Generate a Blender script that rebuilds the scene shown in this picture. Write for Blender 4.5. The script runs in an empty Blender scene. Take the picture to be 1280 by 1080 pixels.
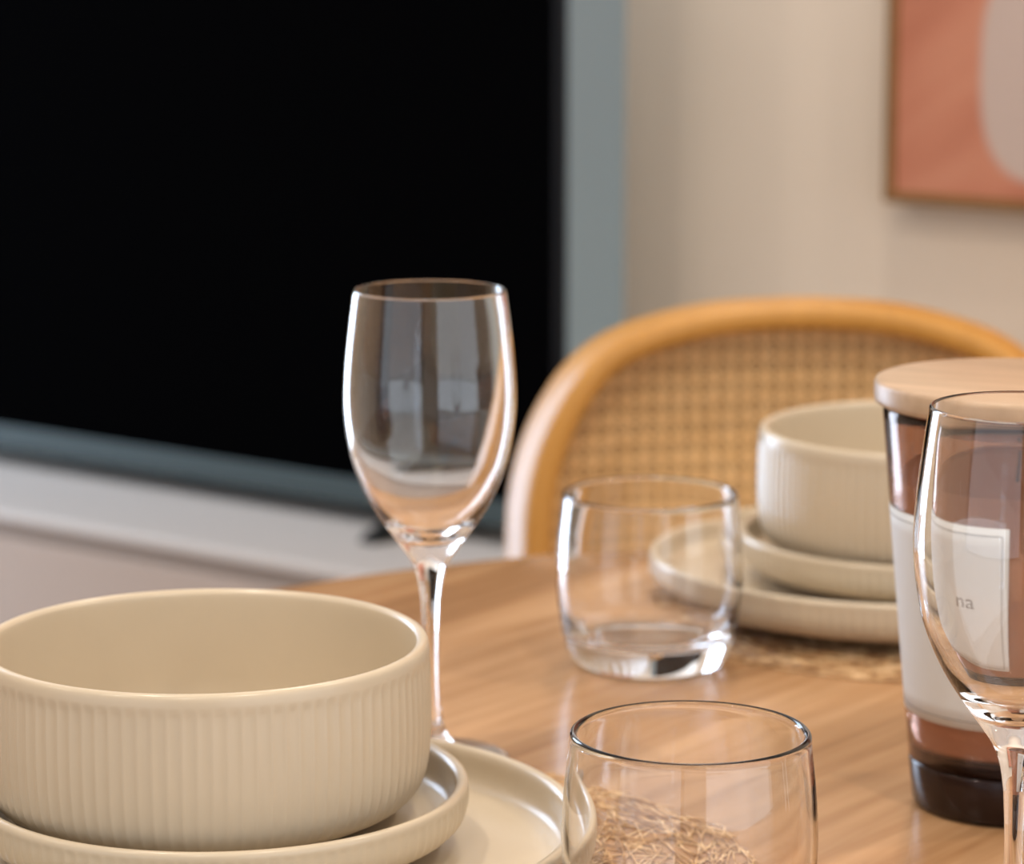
import bpy, math, random
from mathutils import Vector, Matrix
random.seed(7)
PI = math.pi
S = 0.01                                   # everything below is written in centimetres
sc = bpy.context.scene
C = sc.collection
T = 75.0                                   # table top height
CAM_H = T + 37.66
ANG = math.radians(37.5)                   # how far the television wall is turned from the camera
U = Vector((math.cos(ANG), -math.sin(ANG), 0))     # along the television wall
N = Vector((math.sin(ANG), math.cos(ANG), 0))      # out through the wall


def room(u, n, z=0):
    return U * u + N * n + Vector((0, 0, z))


# ------------------------------------------------------------------ materials
def mat(name, base=(0.8, 0.8, 0.8), rough=0.5, spec=0.5, metal=0.0, coat=0.0, coat_rough=0.1):
    m = bpy.data.materials.new(name)
    m.use_nodes = True
    b = m.node_tree.nodes['Principled BSDF']
    b.inputs['Base Color'].default_value = (*base, 1)
    b.inputs['Roughness'].default_value = rough
    b.inputs['Specular IOR Level'].default_value = spec
    b.inputs['Metallic'].default_value = metal
    b.inputs['Coat Weight'].default_value = coat
    b.inputs['Coat Roughness'].default_value = coat_rough
    return m


def nd(m, typ, **kw):
    n = m.node_tree.nodes.new(typ)
    for k, v in kw.items():
        setattr(n, k, v)
    return n


def link(m, a, b):
    m.node_tree.links.new(a, b)


def ramp(m, fac, stops):
    r = nd(m, 'ShaderNodeValToRGB')
    el = r.color_ramp.elements
    while len(el) < len(stops):
        el.new(0.5)
    for e, (p, c) in zip(el, stops):
        e.position = p
        e.color = (*c, 1)
    link(m, fac, r.inputs['Fac'])
    return r.outputs['Color']


def coords(m, scale=(1, 1, 1), rot=(0, 0, 0)):
    tc = nd(m, 'ShaderNodeTexCoord')
    ro = nd(m, 'ShaderNodeMapping')
    ro.inputs['Rotation'].default_value = rot
    link(m, tc.outputs['Object'], ro.inputs['Vector'])
    mp = nd(m, 'ShaderNodeMapping')
    mp.inputs['Scale'].default_value = scale
    link(m, ro.outputs['Vector'], mp.inputs['Vector'])
    return mp.outputs['Vector']


def noise(m, vec, scale, detail=4.0, rough=0.55, dist=0.0):
    n = nd(m, 'ShaderNodeTexNoise')
    n.inputs['Scale'].default_value = scale
    n.inputs['Detail'].default_value = detail
    n.inputs['Roughness'].default_value = rough
    n.inputs['Distortion'].default_value = dist
    link(m, vec, n.inputs['Vector'])
    return n.outputs['Fac']


def bump(m, h, strength, dist=0.001):
    b = nd(m, 'ShaderNodeBump')
    b.inputs['Strength'].default_value = strength
    b.inputs['Distance'].default_value = dist
    link(m, h, b.inputs['Height'])
    link(m, b.outputs['Normal'], m.node_tree.nodes['Principled BSDF'].inputs['Normal'])


def mixed(m, a, b, f):
    x = nd(m, 'ShaderNodeMix', data_type='RGBA')
    x.inputs['Factor'].default_value = f
    link(m, a, x.inputs[6])
    link(m, b, x.inputs[7])
    return x.outputs[2]


def wood(name, stops, scale=(1, 1, 1), rot=(0, 0, 0), rough=0.35, spec=0.5, fine=0.35, s1=9.0, s2=60.0, coat=0.0):
    m = mat(name, rough=rough, spec=spec, coat=coat, coat_rough=0.2)
    v = coords(m, scale, rot)
    a = ramp(m, noise(m, v, s1, 5, 0.6, 0.6), stops)
    b = ramp(m, noise(m, v, s2, 3, 0.6), [(0.3, stops[0][1]), (0.7, stops[-1][1])])
    c = mixed(m, a, b, fine)
    link(m, c, m.node_tree.nodes['Principled BSDF'].inputs['Base Color'])
    return m


def glass(name, color=(1, 1, 1), ior=1.5):
    m = bpy.data.materials.new(name)
    m.use_nodes = True
    nt = m.node_tree
    nt.nodes.remove(nt.nodes['Principled BSDF'])
    g = nt.nodes.new('ShaderNodeBsdfGlass')
    g.inputs['Color'].default_value = (*color, 1)
    g.inputs['Roughness'].default_value = 0.0
    g.inputs['IOR'].default_value = ior
    nt.links.new(g.outputs[0], nt.nodes['Material Output'].inputs['Surface'])
    return m


def wall_paint(name, base, var=0.04):
    m = mat(name, base, 0.85, 0.3)
    v = coords(m)
    c = ramp(m, noise(m, v, 2.2, 3), [(0.3, tuple(x * (1 - var) for x in base)), (0.7, tuple(min(1, x * (1 + var)) for x in base))])
    link(m, c, m.node_tree.nodes['Principled BSDF'].inputs['Base Color'])
    bump(m, noise(m, v, 260, 3), 0.08)
    return m


GRAIN = math.radians(52.5)                 # table grain runs along the room's depth
M = {}
M['wall'] = wall_paint('beige_wall_paint', (0.73, 0.63, 0.525))
M['dark_wall'] = wall_paint('darkened_unseen_wall', (0.13, 0.115, 0.10))  # dark colour put on the unseen rear wall to dim reflections in the glasses
M['ceiling'] = wall_paint('ceiling_paint', (0.80, 0.77, 0.73))
M['floor'] = wood('floor_boards', [(0.25, (0.30, 0.19, 0.11)), (0.75, (0.48, 0.33, 0.21))], (0.12, 1, 1), (0, 0, -ANG), 0.5)
M['table'] = wood('oak_table_veneer', [(0.34, (0.25, 0.122, 0.049)), (0.5, (0.42, 0.232, 0.111)), (0.64, (0.56, 0.340, 0.180))],
                  (0.09, 1.5, 1), (0, 0, -GRAIN), 0.22, 0.5, 0.40, 14, 75)
M['bamboo'] = wood('bamboo_lid', [(0.3, (0.33, 0.225, 0.135)), (0.7, (0.52, 0.36, 0.235))], (0.10, 1.3, 0.4), (0, 0, 0.5), 0.38, 0.5, 0.4, 55, 190)
M['bentwood'] = wood('honey_bentwood', [(0.3, (0.42, 0.20, 0.040)), (0.7, (0.54, 0.27, 0.060))], (1, 1, 0.15), (0, 0, 0), 0.36, 0.32, 0.3, 30, 120, 0.05)
M['cane'] = wood('cane_strands', [(0.3, (0.70, 0.43, 0.17)), (0.7, (0.86, 0.58, 0.28))], (1, 1, 1), (0, 0, 0), 0.5, 0.4, 0.4, 60, 200)
M['back_board'] = wood('dark_back_board', [(0.3, (0.30, 0.145, 0.044)), (0.7, (0.36, 0.18, 0.06))], (1, 1, 0.15), (0, 0, 0), 0.5, 0.4, 0.3, 30, 120)
M['frame_wood'] = wood('walnut_picture_frame', [(0.3, (0.17, 0.08, 0.022)), (0.7, (0.25, 0.125, 0.04))], (1, 1, 0.2), (0, 0, 0), 0.45, 0.4, 0.4, 25, 110)
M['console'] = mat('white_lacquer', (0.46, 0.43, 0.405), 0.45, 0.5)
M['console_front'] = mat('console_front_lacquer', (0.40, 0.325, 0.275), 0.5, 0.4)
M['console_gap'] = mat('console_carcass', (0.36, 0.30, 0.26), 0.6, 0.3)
M['tv_screen'] = mat('television_glass', (0.0012, 0.0012, 0.0014), 0.08, 0.0)
M['tv_bezel'] = mat('television_black_plastic', (0.004, 0.004, 0.0045), 0.4, 0.1)
M['tv_side'] = mat('television_grey_metal', (0.225, 0.315, 0.375), 0.5, 0.4, 0.1)
M['tv_chin'] = mat('television_chin_grey', (0.042, 0.060, 0.062), 0.5, 0.3, 0.1)
M['tv_foot'] = mat('television_foot_black', (0.008, 0.009, 0.009), 0.4, 0.3)
M['glass'] = glass('clear_glass')
M['amber'] = glass('smoky_brown_glass', (0.84, 0.72, 0.67))
M['wax'] = mat('candle_wax', (0.92, 0.72, 0.54), 0.55, 0.4)
M['candle_base'] = mat('candle_dark_base', (0.018, 0.008, 0.006), 0.15, 0.3)
M['label'] = mat('cream_paper_label', (0.58, 0.57, 0.55), 0.6, 0.35)
M['ink'] = mat('grey_label_ink', (0.22, 0.19, 0.16), 0.7, 0.2)


def ceramic(name):
    base = (0.545, 0.46, 0.34)
    m = mat(name, base, 0.30, 0.38, 0, 0.12, 0.15)
    v = coords(m)
    c = ramp(m, noise(m, v, 14, 4), [(0.3, tuple(x * 0.96 for x in base)), (0.7, tuple(x * 1.04 for x in base))])
    link(m, c, m.node_tree.nodes['Principled BSDF'].inputs['Base Color'])
    return m


M['ceramic'] = ceramic('cream_stoneware_glaze')

# straw: several tones along the strands
ms = mat('straw', rough=0.55, spec=0.4)
_v = coords(ms)
link(ms, ramp(ms, noise(ms, _v, 90, 3), [(0.3, (0.30, 0.15, 0.06)), (0.5, (0.55, 0.33, 0.15)), (0.68, (0.86, 0.63, 0.37))]),
     ms.node_tree.nodes['Principled BSDF'].inputs['Base Color'])
M['straw'] = ms


def artwork():
    """abstract print: terracotta pink washes with one pale leaf-like shape and a green one"""
    m = mat('abstract_print', rough=0.6, spec=0.3)
    nt = m.node_tree
    tc = nd(m, 'ShaderNodeTexCoord')
    sp = nd(m, 'ShaderNodeSeparateXYZ')
    link(m, tc.outputs['Object'], sp.inputs[0])
    v = tc.outputs['Object']
    mp = nd(m, 'ShaderNodeMapping')
    mp.inputs['Scale'].default_value = (1, 1, 1)
    mp.inputs['Rotation'].default_value = (0, math.radians(32), 0)
    link(m, v, mp.inputs['Vector'])
    mp2 = nd(m, 'ShaderNodeMapping')
    mp2.inputs['Scale'].default_value = (2.0, 1, 9.0)
    link(m, mp.outputs[0], mp2.inputs['Vector'])
    wash = ramp(m, noise(m, mp2.outputs[0], 1.5, 2), [(0.36, (0.42, 0.155, 0.095)), (0.5, (0.50, 0.205, 0.13)), (0.66, (0.56, 0.255, 0.165))])

    def math_(op, a, b=None):
        n = nd(m, 'ShaderNodeMath', operation=op)
        for i, x in enumerate((a, b)):
            if x is None:
                continue
            if isinstance(x, (int, float)):
                n.inputs[i].default_value = x
            else:
                link(m, x, n.inputs[i])
        return n.outputs[0]

    def ellipse(cx, cz, rx, rz, lo=0.9, hi=1.1, p=2.0):
        dx = math_('DIVIDE', math_('SUBTRACT', sp.outputs[0], cx), rx)
        dz = math_('DIVIDE', math_('SUBTRACT', sp.outputs[2], cz), rz)
        d = math_('ADD', math_('POWER', math_('ABSOLUTE', dx), p), math_('POWER', math_('ABSOLUTE', dz), p))
        r = nd(m, 'ShaderNodeMapRange')
        r.inputs['From Min'].default_value = lo
        r.inputs['From Max'].default_value = hi
        r.inputs['To Min'].default_value = 1
        r.inputs['To Max'].default_value = 0
        link(m, d, r.inputs['Value'])
        return r.outputs[0]

    def over(below, color, f):
        x = nd(m, 'ShaderNodeMix', data_type='RGBA')
        link(m, f, x.inputs['Factor'])
        link(m, below, x.inputs[6])
        x.inputs[7].default_value = (*color, 1)
        return x.outputs[2]
    c = over(wash, (0.24, 0.085, 0.06), ellipse(0.0, 0.303, 0.20, 0.125))
    c = over(c, (0.50, 0.40, 0.36), ellipse(0.155, 0.115, 0.07, 0.10, p=2.8))
    c = over(c, (0.07, 0.13, 0.02), ellipse(0.172, 0.240, 0.052, 0.082))
    link(m, c, nt.nodes['Principled BSDF'].inputs['Base Color'])
    return m


M['art'] = artwork()


# ------------------------------------------------------------------ mesh building
class MB:
    def __init__(self):
        self.v, self.f, self.sm = [], [], []

    def face(self, idx, smooth=False):
        self.f.append(tuple(idx))
        self.sm.append(smooth)

    def box(self, x0, x1, y0, y1, z0, z1, b=0.0):
        """box with chamfered edges (b) and optional matrix applied by the caller"""
        if b <= 0:
            i = len(self.v)
            for z in (z0, z1):
                for x, y in ((x0, y0), (x1, y0), (x1, y1), (x0, y1)):
                    self.v.append((x, y, z))
            for q in ((3, 2, 1, 0), (4, 5, 6, 7), (0, 1, 5, 4), (1, 2, 6, 5), (2, 3, 7, 6), (3, 0, 4, 7)):
                self.face([i + k for k in q])
            return self
        rings = []
        for z, ins in ((z0, b), (z0 + b * .3, b * .3), (z0 + b, 0), (z1 - b, 0), (z1 - b * .3, b * .3), (z1, b)):
            ring = []
            for cx, cy, a0 in ((x1 - b, y1 - b, 0), (x0 + b, y1 - b, 90), (x0 + b, y0 + b, 180), (x1 - b, y0 + b, 270)):
                for k in range(4):
                    a = math.radians(a0 + 30 * k)
                    ring.append((cx + (b - ins) * math.cos(a), cy + (b - ins) * math.sin(a), z))
            rings.append(ring)
        self.loft(rings, smooth=False)
        return self

    def loft(self, rings, caps=True, smooth=True, closed=True):
        i0 = len(self.v)
        n = len(rings[0])
        for r in rings:
            self.v.extend(r)
        for a in range(len(rings) - 1):
            for k in range(n if closed else n - 1):
                j = (k + 1) % n
                p, q = i0 + a * n, i0 + (a + 1) * n
                self.face((p + k, p + j, q + j, q + k), smooth)
        if caps:
            self.face([i0 + k for k in reversed(range(n))])
            e = i0 + (len(rings) - 1) * n
            self.face([e + k for k in range(n)])
        return self

    def lathe(self, prof, seg=96, rib=0, rib_amp=0.0, rib_w=None):
        """prof: list of (r, z); points with r = 0 close the shape"""
        i0 = len(self.v)
        idx = []
        for pi, (r, z) in enumerate(prof):
            if r < 1e-6:
                idx.append([len(self.v)] * seg)
                self.v.append((0, 0, z))
                continue
            row = []
            w = rib_w[pi] if rib_w else 0
            for k in range(seg):
                a = 2 * PI * k / seg
                rr = r
                if w:
                    rr -= rib_amp * w * abs(math.sin(a * rib / 2)) ** 0.8
                row.append(len(self.v))
                self.v.append((rr * math.cos(a), rr * math.sin(a), z))
            idx.append(row)
        for a, b in zip(idx, idx[1:]):
            for k in range(seg):
                j = (k + 1) % seg
                q = [a[k], a[j], b[j], b[k]]
                out = []
                for t in q:
                    if t not in out:
                        out.append(t)
                if len(out) > 2:
                    self.face(out, True)
        return self

    def tube(self, pts, r, seg=8, r2=None, up=Vector((0, 0, 1))):
        """round or elliptic bar along pts"""
        rings = []
        P = [Vector(p) for p in pts]
        for i, p in enumerate(P):
            t = (P[min(i + 1, len(P) - 1)] - P[max(i - 1, 0)]).normalized()
            a = t.cross(up)
            if a.length < 1e-4:
                a = t.cross(Vector((1, 0, 0)))
            a.normalize()
            b = t.cross(a).normalized()
            ra = r[i] if isinstance(r, (list, tuple)) else r
            rb = ra if r2 is None else (r2[i] if isinstance(r2, (list, tuple)) else r2)
            rings.append([tuple(p + a * ra * math.cos(2 * PI * k / seg) + b * rb * math.sin(2 * PI * k / seg)) for k in range(seg)])
        self.loft(rings)
        return self

    def move(self, mtx):
        self.v = [tuple(mtx @ Vector(p)) for p in self.v]
        return self

    def build(self, name, material, parent=None, loc=(0, 0, 0), rz=0.0, fix=True):
        me = bpy.data.meshes.new(name)
        me.from_pydata([(x * S, y * S, z * S) for x, y, z in self.v], [], self.f)
        me.polygons.foreach_set('use_smooth', self.sm)
        me.update()
        if fix:
            import bmesh
            bm = bmesh.new()
            bm.from_mesh(me)
            bmesh.ops.recalc_face_normals(bm, faces=bm.faces)
            bm.to_mesh(me)
            bm.free()
        me.materials.append(material)
        o = bpy.data.objects.new(name, me)
        C.objects.link(o)
        o.location = Vector(loc) * S
        o.rotation_euler = (0, 0, rz)
        if parent is not None:
            o.parent = parent
        return o


def tag(o, label, cat, group=None):
    o['label'] = label
    o['category'] = cat
    if group:
        o['group'] = group
    return o


def thing(name, label, cat, loc=(0, 0, 0), rz=0.0, group=None):
    o = bpy.data.objects.new(name, None)
    C.objects.link(o)
    o.empty_display_size = 0.02
    o.location = Vector(loc) * S
    o.rotation_euler = (0, 0, rz)
    return tag(o, label, cat, group)


def struct(o):
    o['kind'] = 'structure'
    return o


def copy_thing(o, loc, label, rz=None):
    c = o.copy()
    C.objects.link(c)
    c.location = Vector(loc) * S
    if rz is not None:
        c.rotation_euler = (0, 0, rz)
    c['label'] = label
    for ch in list(o.children):
        d = ch.copy()
        C.objects.link(d)
        d.parent = c
    return c


def spline(pts, n=6):
    """Catmull-Rom through 2-D profile points"""
    out = []
    P = [pts[0]] + list(pts) + [pts[-1]]
    for i in range(1, len(P) - 2):
        p0, p1, p2, p3 = P[i - 1], P[i], P[i + 1], P[i + 2]
        for k in range(n):
            t = k / n
            q = []
            for c in range(2):
                m1 = (p2[c] - p0[c]) / 2
                m2 = (p3[c] - p1[c]) / 2
                q.append((2 * t**3 - 3 * t**2 + 1) * p1[c] + (t**3 - 2 * t**2 + t) * m1 + (-2 * t**3 + 3 * t**2) * p2[c] + (t**3 - t**2) * m2)
            out.append((max(q[0], 0.0), q[1]))
    out.append(pts[-1])
    return out


# ------------------------------------------------------------------ the room
WALL = 255.0
U0, U1, N0 = -345.0, 170.0, -330.0
H = 250.0
RZ = -ANG                                  # local x = U, local y = N
win_n0, win_n1, win_z0, win_z1 = 140.0, 222.0, 8.0, 228.0

struct(MB().box(U0, U1, N0, WALL, -8, 0).build('floor', M['floor'], rz=RZ))
struct(MB().box(U0, U1, N0, WALL, H, H + 10).build('ceiling', M['ceiling'], rz=RZ))
struct(MB().box(U0, U1, WALL, WALL + 12, 0, H).build('wall_back', M['wall'], rz=RZ))
rn0, rn1, rz0, rz1 = -120.0, 190.0, 40.0, 240.0
wr = MB()                                   # right wall; opening added to let the side fill in
wr.box(U1, U1 + 12, N0, rn0, 0, H)
wr.box(U1, U1 + 12, rn1, WALL, 0, H)
wr.box(U1, U1 + 12, rn0, rn1, 0, rz0)
wr.box(U1, U1 + 12, rn0, rn1, rz1, H)
struct(wr.build('wall_right', M['wall'], rz=RZ))
wl = MB()                                   # left wall with its window opening
wl.box(U0 - 14, U0, N0, win_n0, 0, H)
wl.box(U0 - 14, U0, win_n1, WALL + 12, 0, H)
wl.box(U0 - 14, U0, win_n0, win_n1, 0, win_z0)
wl.box(U0 - 14, U0, win_n0, win_n1, win_z1, H)
struct(wl.build('wall_left', M['wall'], rz=RZ))
fu0, fu1, fz0, fz1 = -330.0, 150.0, 6.0, 244.0
wf = MB()                                   # unseen wall behind the camera; wide opening added for the rear fill
wf.box(U0 - 14, fu0, N0 - 14, N0, 0, H)
wf.box(fu1, U1 + 12, N0 - 14, N0, 0, H)
wf.box(fu0, fu1, N0 - 14, N0, 0, fz0)
wf.box(fu0, fu1, N0 - 14, N0, fz1, H)
struct(wf.build('wall_front', M['dark_wall'], rz=RZ))

# ------------------------------------------------------------------ television console
CF, CB = 212.0, 252.5                       # front and back of the console, in N
cu0, cu1 = -318.0, -146.0
con = thing('tv_console', 'low white television console along the beige wall', 'cabinet', room((cu0 + cu1) / 2, (CF + CB) / 2), RZ)
hw, hd = (cu1 - cu0) / 2, (CB - CF) / 2
MB().box(-hw, hw, -hd, hd, 48.8, 50, 0.4).build('worktop', M['console'], con)
MB().box(-hw + 2, hw - 2, -hd + 1.4, hd - 0.5, 6, 48.8).build('body', M['console_gap'], con)
MB().box(-hw + 6, hw - 6, -hd + 6, hd - 2, 0, 6).build('plinth', M['console_gap'], con)
nd_ = 2
for k in range(nd_):
    a = -hw + 0.4 + k * (2 * hw - 0.8) / nd_
    b = a + (2 * hw - 0.8) / nd_ - 0.4
    MB().box(a, b, -hd + 0.4, -hd + 1.4, 7, 47.3, 0.3).build('drawer_front', M['console_front'], con)
for sx in (-1, 1):
    MB().box(sx * (hw - 0.9) - 0.9, sx * (hw - 0.9) + 0.9, -hd + 1.5, hd - 0.5, 6.2, 48.7).build('side_panel', M['console'], con)

# ------------------------------------------------------------------ television
tu1, TF, TD = -169.1, 228.0, 9.4
tw, tz0, th_ = 124.0, 51.9, 72.0
tv = thing('television', 'large black flat television standing on the white console', 'television', room(tu1 - tw / 2, TF, 50), RZ)
z0 = tz0 - 50
MB().box(-tw / 2, tw / 2, 0.5, TD, z0, z0 + th_, 0.25).build('housing', M['tv_side'], tv)['label'] = 'grey metal side and back'
bz = MB()
bz.box(-tw / 2, tw / 2, 0, 0.5, z0 + th_ - 1.2, z0 + th_)
bz.box(-tw / 2, -tw / 2 + 1.2, 0, 0.5, z0 + 2.5, z0 + th_ - 1.2)
bz.box(tw / 2 - 1.2, tw / 2, 0, 0.5, z0 + 2.5, z0 + th_ - 1.2)
bz.build('bezel', M['tv_bezel'], tv)
MB().box(-tw / 2, tw / 2, -0.1, 0.5, z0, z0 + 2.5, 0.2).build('chin', M['tv_chin'], tv)['label'] = 'dark grey strip below the screen'
MB().box(-tw / 2 + 1.2, tw / 2 - 1.2, 0.1, 0.5, z0 + 2.5, z0 + th_ - 1.2).build('screen', M['tv_screen'], tv)
for sx in (-1, 1):
    fx = sx * (tw / 2 - 18)
    ft = MB()
    sec = []
    for y, hh, w in ((-6.3, 0.5, 0.9), (-5.6, 0.9, 1.2), (-2.5, 1.7, 1.5), (1.5, 2.6, 1.6), (7, 2.6, 1.6), (10.5, 1.4, 1.4), (12.5, 0.5, 0.9)):
        sec.append([(fx - w, y, 0.02), (fx + w, y, 0.02), (fx + w * .8, y, hh * .8), (fx + w * .4, y, hh), (fx - w * .4, y, hh), (fx - w * .8, y, hh * .8)])
    # keep the foot below the set where it passes under it
    sec = [[(x, y, min(z, z0 - 0.02) if 0 <= y <= TD else min(z, 1.9)) for x, y, z in s] for s in sec]
    ft.loft(sec, smooth=False)
    ft.build('foot', M['tv_foot'], tv)

# ------------------------------------------------------------------ framed picture
pw, ph, pd = 72.0, 100.0, 3.4
pu, pz = -150.3 + pw / 2, 81.6
pic = thing('framed_picture', 'framed abstract print in terracotta pink hanging on the beige wall', 'picture', room(pu, WALL - 0.4, pz), RZ)
fw = 1.0
fr = MB()
fr.box(-pw / 2, pw / 2, -pd, 0, 0, fw, 0.12)
fr.box(-pw / 2, pw / 2, -pd, 0, ph - fw, ph, 0.12)
fr.box(-pw / 2, -pw / 2 + fw, -pd, 0, fw - 0.1, ph - fw + 0.1, 0.12)
fr.box(pw / 2 - fw, pw / 2, -pd, 0, fw - 0.1, ph - fw + 0.1, 0.12)
fr.build('frame', M['frame_wood'], pic)
cv = MB().box(0, pw - 2 * fw, -pd + 0.5, -0.3, 0, ph - 2 * fw).build('print', M['art'], pic, (-pw / 2 + fw, 0, fw))

# ------------------------------------------------------------------ round table
TX, TY, TR = 20.0, 125.0, 50.5
tab = thing('dining_table', 'round oak dining table set with plates and glasses', 'table', (TX, TY, 0))
top = [(0, T - 2.6), (TR - 3, T - 2.6), (TR - 1.0, T - 2.3), (TR - 0.25, T - 1.6), (TR, T - 0.8), (TR - 0.1, T - 0.35), (TR - 0.35, T - 0.08), (TR - 0.7, T), (TR - 6, T), (0, T)]
MB().lathe(top, 160).build('tabletop', M['table'], tab)
MB().lathe([(0, 4), (6, 4), (4.2, 12), (3.6, 40), (4.2, 64), (9, T - 2.62), (0, T - 2.62)], 48).build('column', M['table'], tab)
MB().lathe([(0, 0), (26, 0), (26.5, 0.8), (26, 1.6), (12, 3), (6.2, 4.4), (0, 4.4)], 72).build('base', M['table'], tab)

# ------------------------------------------------------------------ cane chair
CX, CY = 18.6, 203.0
HALF, SEATZ = 18.6, 45.0
ch = thing('cane_chair', 'bentwood chair with an arched woven cane back behind the table', 'chair', (CX, CY, 0))


def back_y(x, z):                           # the back is bowed in plan and leans away with height
    return -(x * x) / 95.0 + (z - 68.0) * 0.05


arch_pts = [(-HALF - 0.3, 46), (-HALF - 0.2, 52), (-HALF, 58), (-18.55, 64), (-18.5, 69), (-18.3, 72.5), (-17.55, 75.7), (-16.3, 78.5), (-14.6, 80.85), (-12.4, 82.5), (-9.4, 83.6), (-5.4, 84.4), (0, 84.65)]


def arch_outline(n=8):
    P = arch_pts + [(-x, z) for x, z in reversed(arch_pts[:-1])]
    P2 = [P[0]] + P + [P[-1]]
    out = []
    for i in range(1, len(P2) - 2):
        p0, p1, p2, p3 = P2[i - 1], P2[i], P2[i + 1], P2[i + 2]
        for k in range(n):
            t = k / n
            out.append(tuple(0.5 * ((2 * p1[c]) + (-p0[c] + p2[c]) * t + (2 * p0[c] - 5 * p1[c] + 4 * p2[c] - p3[c]) * t * t + (-p0[c] + 3 * p1[c] - 3 * p2[c] + p3[c]) * t**3) for c in range(2)))
    out.append(P[-1])
    return out


OUT = arch_outline()
FW, FD = 1.8, 5.0                           # frame width in the arch plane, depth
sec = []
for k in range(20):                         # rounded rectangle section (w inwards, d back)
    a = 2 * PI * k / 20
    ca, sa = math.cos(a), math.sin(a)
    e = 0.55
    sec.append(((abs(ca) ** e) * (1 if ca > 0 else -1) * FW / 2, (abs(sa) ** e) * (1 if sa > 0 else -1) * FD / 2))
rings = []
for i, (x, z) in enumerate(OUT):
    a, b = OUT[max(i - 1, 0)], OUT[min(i + 1, len(OUT) - 1)]
    tx, tz = b[0] - a[0], b[1] - a[1]
    L = math.hypot(tx, tz)
    nx, nz = tz / L, -tx / L                # inwards
    cx, cz = x + nx * FW / 2, z + nz * FW / 2
    yc = back_y(cx, cz)
    sl = -2 * cx / 95.0                     # slope of the bow: the section turns with it
    dy = Vector((-sl, 1, 0)).normalized()
    ring = []
    for w, d in sec:
        px, pz_ = cx + nx * w, cz + nz * w
        ring.append((px + dy.x * d, yc + (px - cx) * sl + dy.y * d, pz_))
    rings.append(ring)
MB().loft(rings).build('back_frame', M['bentwood'], ch)


def half_width(z):                          # inner half width of the arch at height z
    best = None
    for (x0, za), (x1, zb) in zip(OUT, OUT[1:]):
        if x0 > 0:
            break
        if (za - z) * (zb - z) <= 0 and za != zb:
            t = (z - za) / (zb - za)
            best = -(x0 + (x1 - x0) * t)
    return best


def ribbon(mb, pts, w, t, lift):
    """flat strand following the back's bow; pts are (x, z)"""
    r = []
    for i, (x, z) in enumerate(pts):
        a, b = pts[max(i - 1, 0)], pts[min(i + 1, len(pts) - 1)]
        tx, tz = b[0] - a[0], b[1] - a[1]
        L = math.hypot(tx, tz) or 1
        nx, nz = -tz / L * w / 2, tx / L * w / 2
        y = back_y(x, z) + 1.1 + lift
        r.append([(x + nx, y - t, z + nz), (x - nx, y - t, z - nz), (x - nx, y + t, z - nz), (x + nx, y + t, z + nz)])
    mb.loft(r, smooth=False)


def inside(x, z, m=1.6):
    h = half_width(z)
    return h is not None and abs(x) < h - m and z > 47.5


def clip(fn, t0, t1, steps=220):
    """runs of a straight strand that lie inside the arch"""
    cur, runs = [], []
    for i in range(steps + 1):
        t = t0 + (t1 - t0) * i / steps
        p = fn(t)
        if inside(*p):
            cur.append(p)
        elif cur:
            runs.append(cur)
            cur = []
    if cur:
        runs.append(cur)
    out = []
    for r in runs:
        if len(r) > 2:
            st = max(1, len(r) // 14)
            q = r[::st]
            if q[-1] != r[-1]:
                q.append(r[-1])
            out.append(q)
    return out


PITCH, PZ = 1.12, 1.30
cane = MB()
k = -18
while k * PITCH < 19:
    for off in (-0.13, 0.13):
        x = k * PITCH + off
        for r in clip(lambda t, x=x: (x, t), 47, 86):
            ribbon(cane, r, 0.19, 0.025, 0.03 if k % 2 else -0.03)
    k += 1
k = 0
while 47 + k * PZ < 86:
    for off in (-0.13, 0.13):
        z = 47 + k * PZ + off
        for r in clip(lambda t, z=z: (t, z), -20, 20):
            ribbon(cane, r, 0.19, 0.025, -0.03 if k % 2 else 0.03)
    k += 1
for sgn in (1, -1):
    k = -75
    while k < 75:
        c0 = k * PITCH + PITCH / 2
        for r in clip(lambda t, c0=c0: (c0 + sgn * (t - 47 - PZ / 2) * PITCH / PZ, t), 46, 86):
            ribbon(cane, r, 0.15, 0.025, 0.09 * sgn)
        k += 1
cane.build('cane_panel', M['cane'], ch, fix=False)
bb = MB()                                   # thin board closing the back behind the cane
zs = [47 + i * (83.0 - 47) / 30 for i in range(31)]
bring = []
for z in zs:
    h = (half_width(z) or 0) - 0.9
    h = max(h, 0.5)
    xs = [-h + 2 * h * i / 24 for i in range(25)]
    bring.append([(x, back_y(x, z) + 1.95, z) for x in xs] + [(x, back_y(x, z) + 2.2, z) for x in reversed(xs)])
bb.loft(bring)
bb.build('back_board', M['back_board'], ch)
# seat, rails and legs below the table edge
seat = MB()
sr = []
for zz, g in ((43.2, -0.6), (43.8, 0), (45.2, 0), (46.0, -0.5)):
    ring = []
    for i in range(64):
        a = 2 * PI * i / 64
        ca, sa = math.cos(a), math.sin(a)
        ring.append(((21.5 + g) * abs(ca) ** 0.7 * (1 if ca > 0 else -1), -21 + (20.0 + g) * abs(sa) ** 0.7 * (1 if sa > 0 else -1), zz))
    sr.append(ring)
seat.loft(sr, smooth=False)
seat.build('seat', M['bentwood'], ch)
for sx in (-1, 1):
    for y0, y1 in ((-37, -40), (-4.5, 0)):
        MB().tube([(sx * 17, y0, 43.3), (sx * 18, (y0 + y1) / 2, 22), (sx * 19.5, y1, 0.0)], [1.7, 1.6, 1.2], 16).build('leg', M['bentwood'], ch)

# ------------------------------------------------------------------ placemats
MR = 14.2


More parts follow.
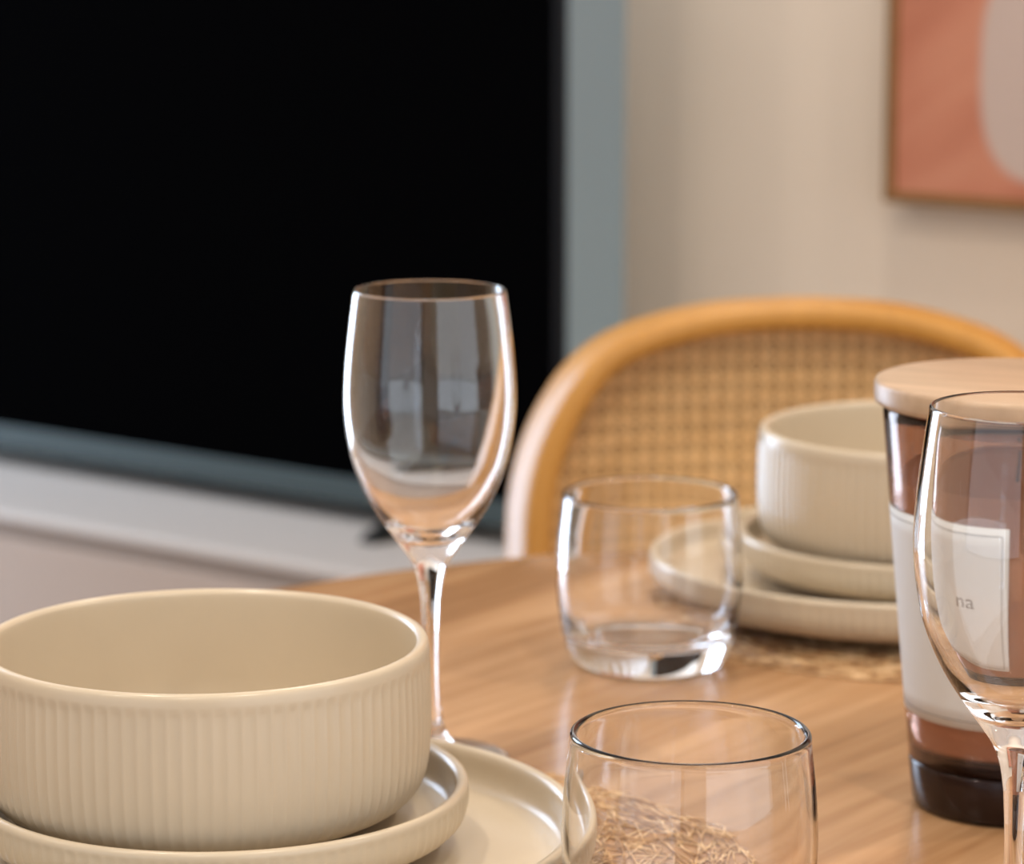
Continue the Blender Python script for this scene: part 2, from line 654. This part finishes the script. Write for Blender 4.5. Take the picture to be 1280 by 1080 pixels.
def make_mat(seed):
    rnd = random.Random(seed)
    mb = MB()
    for i in range(1500):
        r = MR * math.sqrt(rnd.random()) * 0.98
        a = rnd.random() * 2 * PI
        x, y = r * math.cos(a), r * math.sin(a)
        # strands lie mostly round the mat, crossing each other at random
        d = a + PI / 2 + rnd.gauss(0, 0.28 if r > 0.75 * MR else 0.6)
        L = rnd.uniform(1.8, 4.2)
        bend = rnd.gauss(0, 0.035)
        z0_ = rnd.uniform(0.035, 0.13)
        pts = []
        for k in range(6):
            t = (k / 5 - 0.5) * L
            dd = d + bend * t
            px, py = x + t * math.cos(dd), y + t * math.sin(dd)
            q = math.hypot(px, py)
            lim = MR - 0.25 * rnd.random()
            if q > lim:
                px, py = px * lim / q, py * lim / q
            pts.append((px, py, min(0.145, max(0.03, z0_ + 0.02 * math.sin(3 * t + i)))))
        mb.tube(pts, rnd.uniform(0.038, 0.06), 5, 0.03)
    return mb


mat1 = make_mat(3).build('straw_placemat', M['straw'], None, (-4.7, 116, T), 0, fix=False)
tag(mat1, 'round woven straw placemat under the larger front plates, seen through the front tumbler', 'placemat', 'straw placemats')
mat2 = copy_thing(mat1, (21, 157.2, T), 'round woven straw placemat under the plates before the cane chair', rz=1.9)

# ------------------------------------------------------------------ stoneware
def rounded(prof, n=5):
    return spline(prof, n)


def rib_weights(prof, za, zb, rmin, soft=0.35):
    w = []
    top = max(range(len(prof)), key=lambda i: prof[i][1])
    for i, (r, z) in enumerate(prof):
        v = 0.0
        if i <= top and r > rmin:
            v = max(0.0, min(1.0, (z - za) / soft)) * max(0.0, min(1.0, (zb - z) / (soft * .5)))
        w.append(v)
    return w


MATZ = 0.15
dinner = rounded([(0, 0.45), (7.6, 0.45), (7.75, 0.02), (8.1, 0.0), (8.35, 0.4), (10.8, 0.62), (11.8, 0.8), (12.35, 1.15), (12.6, 1.7), (12.62, 2.35), (12.58, 2.68),
                  (12.42, 2.8), (12.2, 2.74), (12.08, 2.5), (12.0, 1.95), (11.8, 1.55), (11.3, 1.36), (10, 1.35), (5, 1.35), (0, 1.35)], 4)
side = rounded([(0, 0.5), (5.4, 0.5), (5.55, 0.02), (5.9, 0), (6.1, 0.45), (7.6, 0.62), (8.45, 0.82), (8.95, 1.2), (9.13, 1.7), (9.15, 2.2), (9.12, 2.5),
                (8.98, 2.62), (8.78, 2.56), (8.66, 2.35), (8.6, 1.8), (8.42, 1.42), (7.95, 1.22), (7, 1.2), (3, 1.2), (0, 1.2)], 4)
bowl = rounded([(0, 0.22), (4.6, 0.22), (4.75, 0.02), (5.2, 0), (5.45, 0.28), (6.6, 0.42), (7.55, 0.85), (8.08, 1.55), (8.27, 2.5), (8.33, 3.6), (8.33, 4.6), (8.3, 5.6), (8.27, 6.3),
                (8.2, 6.6), (8.03, 6.70), (7.86, 6.62), (7.79, 6.4), (7.82, 5.4), (7.84, 4), (7.74, 2.6), (7.3, 1.65), (6.4, 1.12), (5, 0.92), (2.5, 0.85), (0, 0.85)], 4)

G1, G2, G3 = 'ribbed stoneware bowls', 'ribbed stoneware side plates', 'stoneware dinner plates'
d1 = MB().lathe(dinner, 900, 150, 0.04, rib_weights(dinner, 0.75, 2.5, 11)).build('dinner_plate', M['ceramic'], None, (-10.0, 113.5, T + MATZ))
tag(d1, 'large cream dinner plate at the bottom of the front stack', 'plate', G3)
s1 = MB().lathe(side, 800, 110, 0.05, rib_weights(side, 0.75, 2.35, 8)).build('side_plate', M['ceramic'], None, (-10.75, 114.3, T + 1.5))
tag(s1, 'cream rimmed side plate directly beneath the large front bowl', 'plate', G2)
b1 = MB().lathe(bowl, 800, 100, 0.06, rib_weights(bowl, 0.7, 6.15, 6.8)).build('ceramic_bowl', M['ceramic'], None, (-11.3, 114.45, T + 2.7))
tag(b1, 'cream ribbed bowl on the front stack beside the wine glass', 'bowl', G1)
copy_thing(d1, (19.6, 159.4, T + MATZ), 'cream dinner plate at the bottom of the stack before the cane chair')
copy_thing(s1, (20.6, 158.8, T + 1.5), 'cream side plate beneath the bowl before the cane chair')
copy_thing(b1, (20.7, 158.6, T + 2.7), 'cream bowl before the cane chair, behind the candle')

# ------------------------------------------------------------------ wine glasses
wo = [(0, 0.10), (1.6, 0.10), (3.05, 0.0), (3.2, 0.04), (3.24, 0.11), (3.15, 0.17), (2.5, 0.26), (1.6, 0.42), (0.95, 0.8), (0.62, 1.35), (0.45, 2.1), (0.36, 3.2), (0.33, 4.4), (0.34, 5.6), (0.41, 7.0)]
wb = [(0.41, 7.0), (0.55, 7.9), (0.80, 8.6), (1.2, 9.2), (1.78, 10.0), (2.42, 10.98), (2.88, 11.9), (3.22, 12.85), (3.42, 13.8), (3.54, 14.7), (3.58, 15.7), (3.5, 17.1), (3.33, 18.6), (3.17, 19.8),
      (3.13, 19.95), (3.07, 20.0), (3.01, 19.95), (3.03, 19.8), (3.20, 18.6), (3.37, 17.1), (3.45, 15.7), (3.41, 14.7), (3.29, 13.8), (3.08, 12.85), (2.72, 11.95), (2.22, 11.08), (1.55, 10.28), (0.8, 9.8), (0, 9.65)]
wo_s, wb_s = spline(wo, 6), spline(wb, 6)
cut = next(i for i, (r, z) in enumerate(wo_s) if z > 1.35)
GW = 'stemmed wine glasses'
w1 = thing('wine_glass', 'empty stemmed wine glass standing behind the large front bowl', 'wine glass', (-3.39, 130.4, T + 0.15), 0, GW)
MB().lathe(wo_s[:cut + 1], 128).build('foot', M['glass'], w1, fix=False)
MB().lathe(wo_s[cut:], 128).build('stem', M['glass'], w1, fix=False)
MB().lathe(wb_s, 128).build('bowl', M['glass'], w1, fix=False)
copy_thing(w1, (16.75, 102.9, T), 'empty stemmed wine glass in front of the candle jar')

# ------------------------------------------------------------------ tumblers
tb = [(0, 0.16), (2.4, 0.14), (2.8, 0.03), (3.05, 0.0), (3.3, 0.08), (3.62, 0.4), (3.92, 1.0), (4.2, 2.2), (4.34, 3.6), (4.37, 4.7), (4.3, 6.2), (4.14, 7.7), (4.11, 8.05),
      (4.08, 8.22), (3.98, 8.30), (3.88, 8.22), (3.85, 8.05), (3.90, 7.6), (4.07, 6.2), (4.14, 4.7), (4.10, 3.6), (3.92, 2.5), (3.55, 1.75), (2.9, 1.42), (2.0, 1.3), (0, 1.25)]
t1 = MB().lathe(spline(tb, 6), 144).build('glass_tumbler', M['glass'], None, (6.05, 105.2, T + 0.15), fix=False)
tag(t1, 'rounded glass tumbler at the front edge beside the plates', 'glass', 'rounded glass tumblers')
copy_thing(t1, (6.46, 147.3, T), 'rounded glass tumbler farther back beside the plates by the cane chair')

# ------------------------------------------------------------------ candle
KX, KY = 20.0, 124.9
can = thing('jar_candle', 'brown glass jar candle with wooden lid and cream label', 'candle', (KX, KY, T))


def jr(z):                                  # outer radius of the tapered jar
    return 3.82 + (5.36 - 3.82) * z / 16.4


JH = 16.3
jar = [(jr(2) - 0.33, 2.02), (jr(2.02) - 0.02, 2.02), (jr(4), 4), (jr(8), 8), (jr(12), 12), (jr(15.8), 15.8), (jr(JH) - 0.05, JH - 0.05), (jr(JH) - 0.16, JH), (jr(JH) - 0.27, JH - 0.05),
       (jr(15.8) - 0.32, 15.8), (jr(12) - 0.33, 12), (jr(8) - 0.33, 8), (jr(4) - 0.33, 4), (jr(2) - 0.33, 2.02)]
MB().lathe(jar, 128).build('jar', M['amber'], can, fix=False)
MB().lathe([(0, 0.12), (3.2, 0.12), (3.42, 0.0), (3.66, 0.05), (jr(0.4) - 0.02, 0.3), (jr(1), 1.0), (jr(1.9), 1.9), (jr(2) - 0.06, 2.0), (0, 2.0)], 128).build('jar_foot', M['candle_base'], can)['label'] = 'dark thick foot of the jar'
wz0, wz1 = 2.75, 13.4
MB().lathe([(0, wz0), (jr(wz0) - 0.45, wz0), (jr(wz0 + .2) - 0.37, wz0 + 0.2), (jr(8) - 0.36, 8), (jr(wz1) - 0.36, wz1), (jr(wz1) - 0.6, wz1 - 0.25), (0, wz1 - 0.35)], 96).build('wax', M['wax'], can)
MB().lathe([(0, 2.03), (jr(2.03) - 0.38, 2.03), (jr(2.7) - 0.36, 2.72), (0, 2.72)], 96).build('wax_base', M['candle_base'], can)['label'] = 'dark layer at the foot of the candle'
MB().tube([(0, 0, wz1 - 0.35), (0.1, 0, wz1 + 0.9)], 0.09, 8).build('wick', M['ink'], can)
lid = [(0, JH + 0.02), (5.46, JH + 0.02), (5.64, JH + 0.12), (5.68, JH + 0.3), (5.68, JH + 0.82), (5.63, JH + 0.95), (5.5, JH + 1.0), (0, JH + 1.0)]
MB().lathe(lid, 128).build('lid', M['bamboo'], can)


def wrapped(mb, a0, a1, za, zb, lift, na=40, nz=10, slant=0.0):
    """curved patch on the jar wall between two angles (degrees, 0 = +x, anticlockwise) with a small thickness"""
    for dr in (lift, lift + 0.012):
        pass
    g = []
    for r_ in (lift, lift + 0.012):
        rows = []
        for j in range(nz + 1):
            row = []
            for i in range(na + 1):
                t = i / na
                a = math.radians(a0 + (a1 - a0) * t)
                z = za + (zb - za) * j / nz
                row.append(len(mb.v))
                R_ = jr(z) + r_
                mb.v.append((R_ * math.cos(a), R_ * math.sin(a), z))
            rows.append(row)
        g.append(rows)
    for s, rows in enumerate(g):
        for j in range(nz):
            for i in range(na):
                q = (rows[j][i], rows[j][i + 1], rows[j + 1][i + 1], rows[j + 1][i])
                mb.face(q if s else tuple(reversed(q)), True)
    lo, hi = g
    for j in range(nz):
        for i in (0, na):
            mb.face((lo[j][i], hi[j][i], hi[j + 1][i], lo[j + 1][i]))
    for i in range(na):
        for j in (0, nz):
            mb.face((lo[j][i], hi[j][i], hi[j][i + 1], lo[j][i + 1]))
    return mb


LA0, LA1, LZ0, LZ1 = 150.0, 258.0, 4.0, 12.3
lab = wrapped(MB(), LA0, LA1, LZ0, LZ1, 0.004).build('paper_label', M['label'], can)
ln = MB()
e = 3.2                                     # thin printed border and the faint printed lines
wrapped(ln, LA0 + e, LA1 - e, LZ1 - 0.34, LZ1 - 0.31, 0.017, 40, 1)
wrapped(ln, LA0 + e, LA1 - e, LZ0 + 0.31, LZ0 + 0.34, 0.017, 40, 1)
wrapped(ln, LA0 + e, LA0 + e + 0.4, LZ0 + 0.31, LZ1 - 0.31, 0.017, 1, 10)
wrapped(ln, LA1 - e - 0.4, LA1 - e, LZ0 + 0.31, LZ1 - 0.31, 0.017, 1, 10)
ln.build('printed_border', M['ink'], lab)
# the word is too soft to read in full; its last letters are bent round the jar
cu = bpy.data.curves.new('lettering', 'FONT')
cu.body = 'na'
cu.size = 1.25 * S
cu.resolution_u = 4
cu.align_x = 'CENTER'
tmp = bpy.data.objects.new('lettering_source', cu)
C.objects.link(tmp)
dg = bpy.context.evaluated_depsgraph_get()
me = bpy.data.meshes.new_from_object(tmp.evaluated_get(dg))
bpy.data.objects.remove(tmp)
bpy.data.curves.remove(cu)
for v in me.vertices:
    x, y = v.co.x / S, v.co.y / S
    z = 8.6 + y
    R_ = jr(z) + 0.022
    a = math.radians(232) + x / R_
    v.co = Vector((R_ * math.cos(a), R_ * math.sin(a), z)) * S
me.materials.clear()
me.materials.append(M['ink'])
lt = bpy.data.objects.new('lettering', me)
C.objects.link(lt)
lt.parent = lab

# ------------------------------------------------------------------ light
def area(name, loc, direction, sx, sy, power, color, shape='RECTANGLE', spread=PI):
    l = bpy.data.lights.new(name, 'AREA')
    l.shape = shape
    l.size = sx * S
    l.size_y = sy * S
    l.energy = power
    l.color = color
    l.spread = spread
    o = bpy.data.objects.new(name, l)
    C.objects.link(o)
    o.location = Vector(loc) * S
    o.rotation_euler = Vector(direction).to_track_quat('-Z', 'Y').to_euler()
    return o


area('window_daylight', room(U0 - 8, (win_n0 + win_n1) / 2, (win_z0 + win_z1) / 2), U, win_n1 - win_n0 - 2, win_z1 - win_z0 - 2, 58, (0.62, 0.78, 1.0))
area('rear_fill', room((fu0 + fu1) / 2, N0 - 8, (fz0 + fz1) / 2), N, fu1 - fu0 - 2, fz1 - fz0 - 2, 5, (1.0, 0.95, 0.88))  # added broad fill for camera-facing surfaces, no known window here
area('side_fill', room(U1 + 7, (rn0 + rn1) / 2, (rz0 + rz1) / 2), -U, rn1 - rn0 - 2, rz1 - rz0 - 2, 22, (1.0, 0.95, 0.88))  # added fill to brighten right-hand faces, an invented source
for u in (-230, -110, 10):
    for n in (-60, 60, 180):
        if u == -230 and n > 0:
            continue                        # no lamp over the television
        area('ceiling_downlight', room(u - (15 if n > 100 and u < 0 else 0), n + (20 if n > 100 and u < 0 else 0), H - 0.5), (0, 0, -1), 4, 4, 9.6, (1.0, 0.88, 0.74), 'DISK')

w = bpy.data.worlds.new('sky')
sc.world = w
w.use_nodes = True
w.node_tree.nodes['Background'].inputs['Color'].default_value = (0.75, 0.85, 1.0, 1)
w.node_tree.nodes['Background'].inputs['Strength'].default_value = 1.0

# ------------------------------------------------------------------ camera
cam = bpy.data.cameras.new('camera')
co = bpy.data.objects.new('camera', cam)
C.objects.link(co)
co.location = (0, 0, CAM_H * S)
co.rotation_euler = (math.radians(90 - 10.2), 0, 0)
cam.sensor_width = 36
cam.lens = 4011 / 1280 * 36
cam.clip_start = 0.02
cam.dof.use_dof = True
cam.dof.focus_distance = 1.075
cam.dof.aperture_fstop = 12.0
sc.camera = co

vs = sc.view_settings
vs.view_transform = 'Standard'
vs.look = 'None'
vs.exposure = 0.0
vs.gamma = 1.0
cy = sc.cycles
cy.max_bounces = 20
cy.diffuse_bounces = 5
cy.glossy_bounces = 8
cy.transmission_bounces = 16
cy.transparent_max_bounces = 8
cy.sample_clamp_indirect = 8.0
cy.caustics_refractive = True
cy.caustics_reflective = True
cy.blur_glossy = 0.5
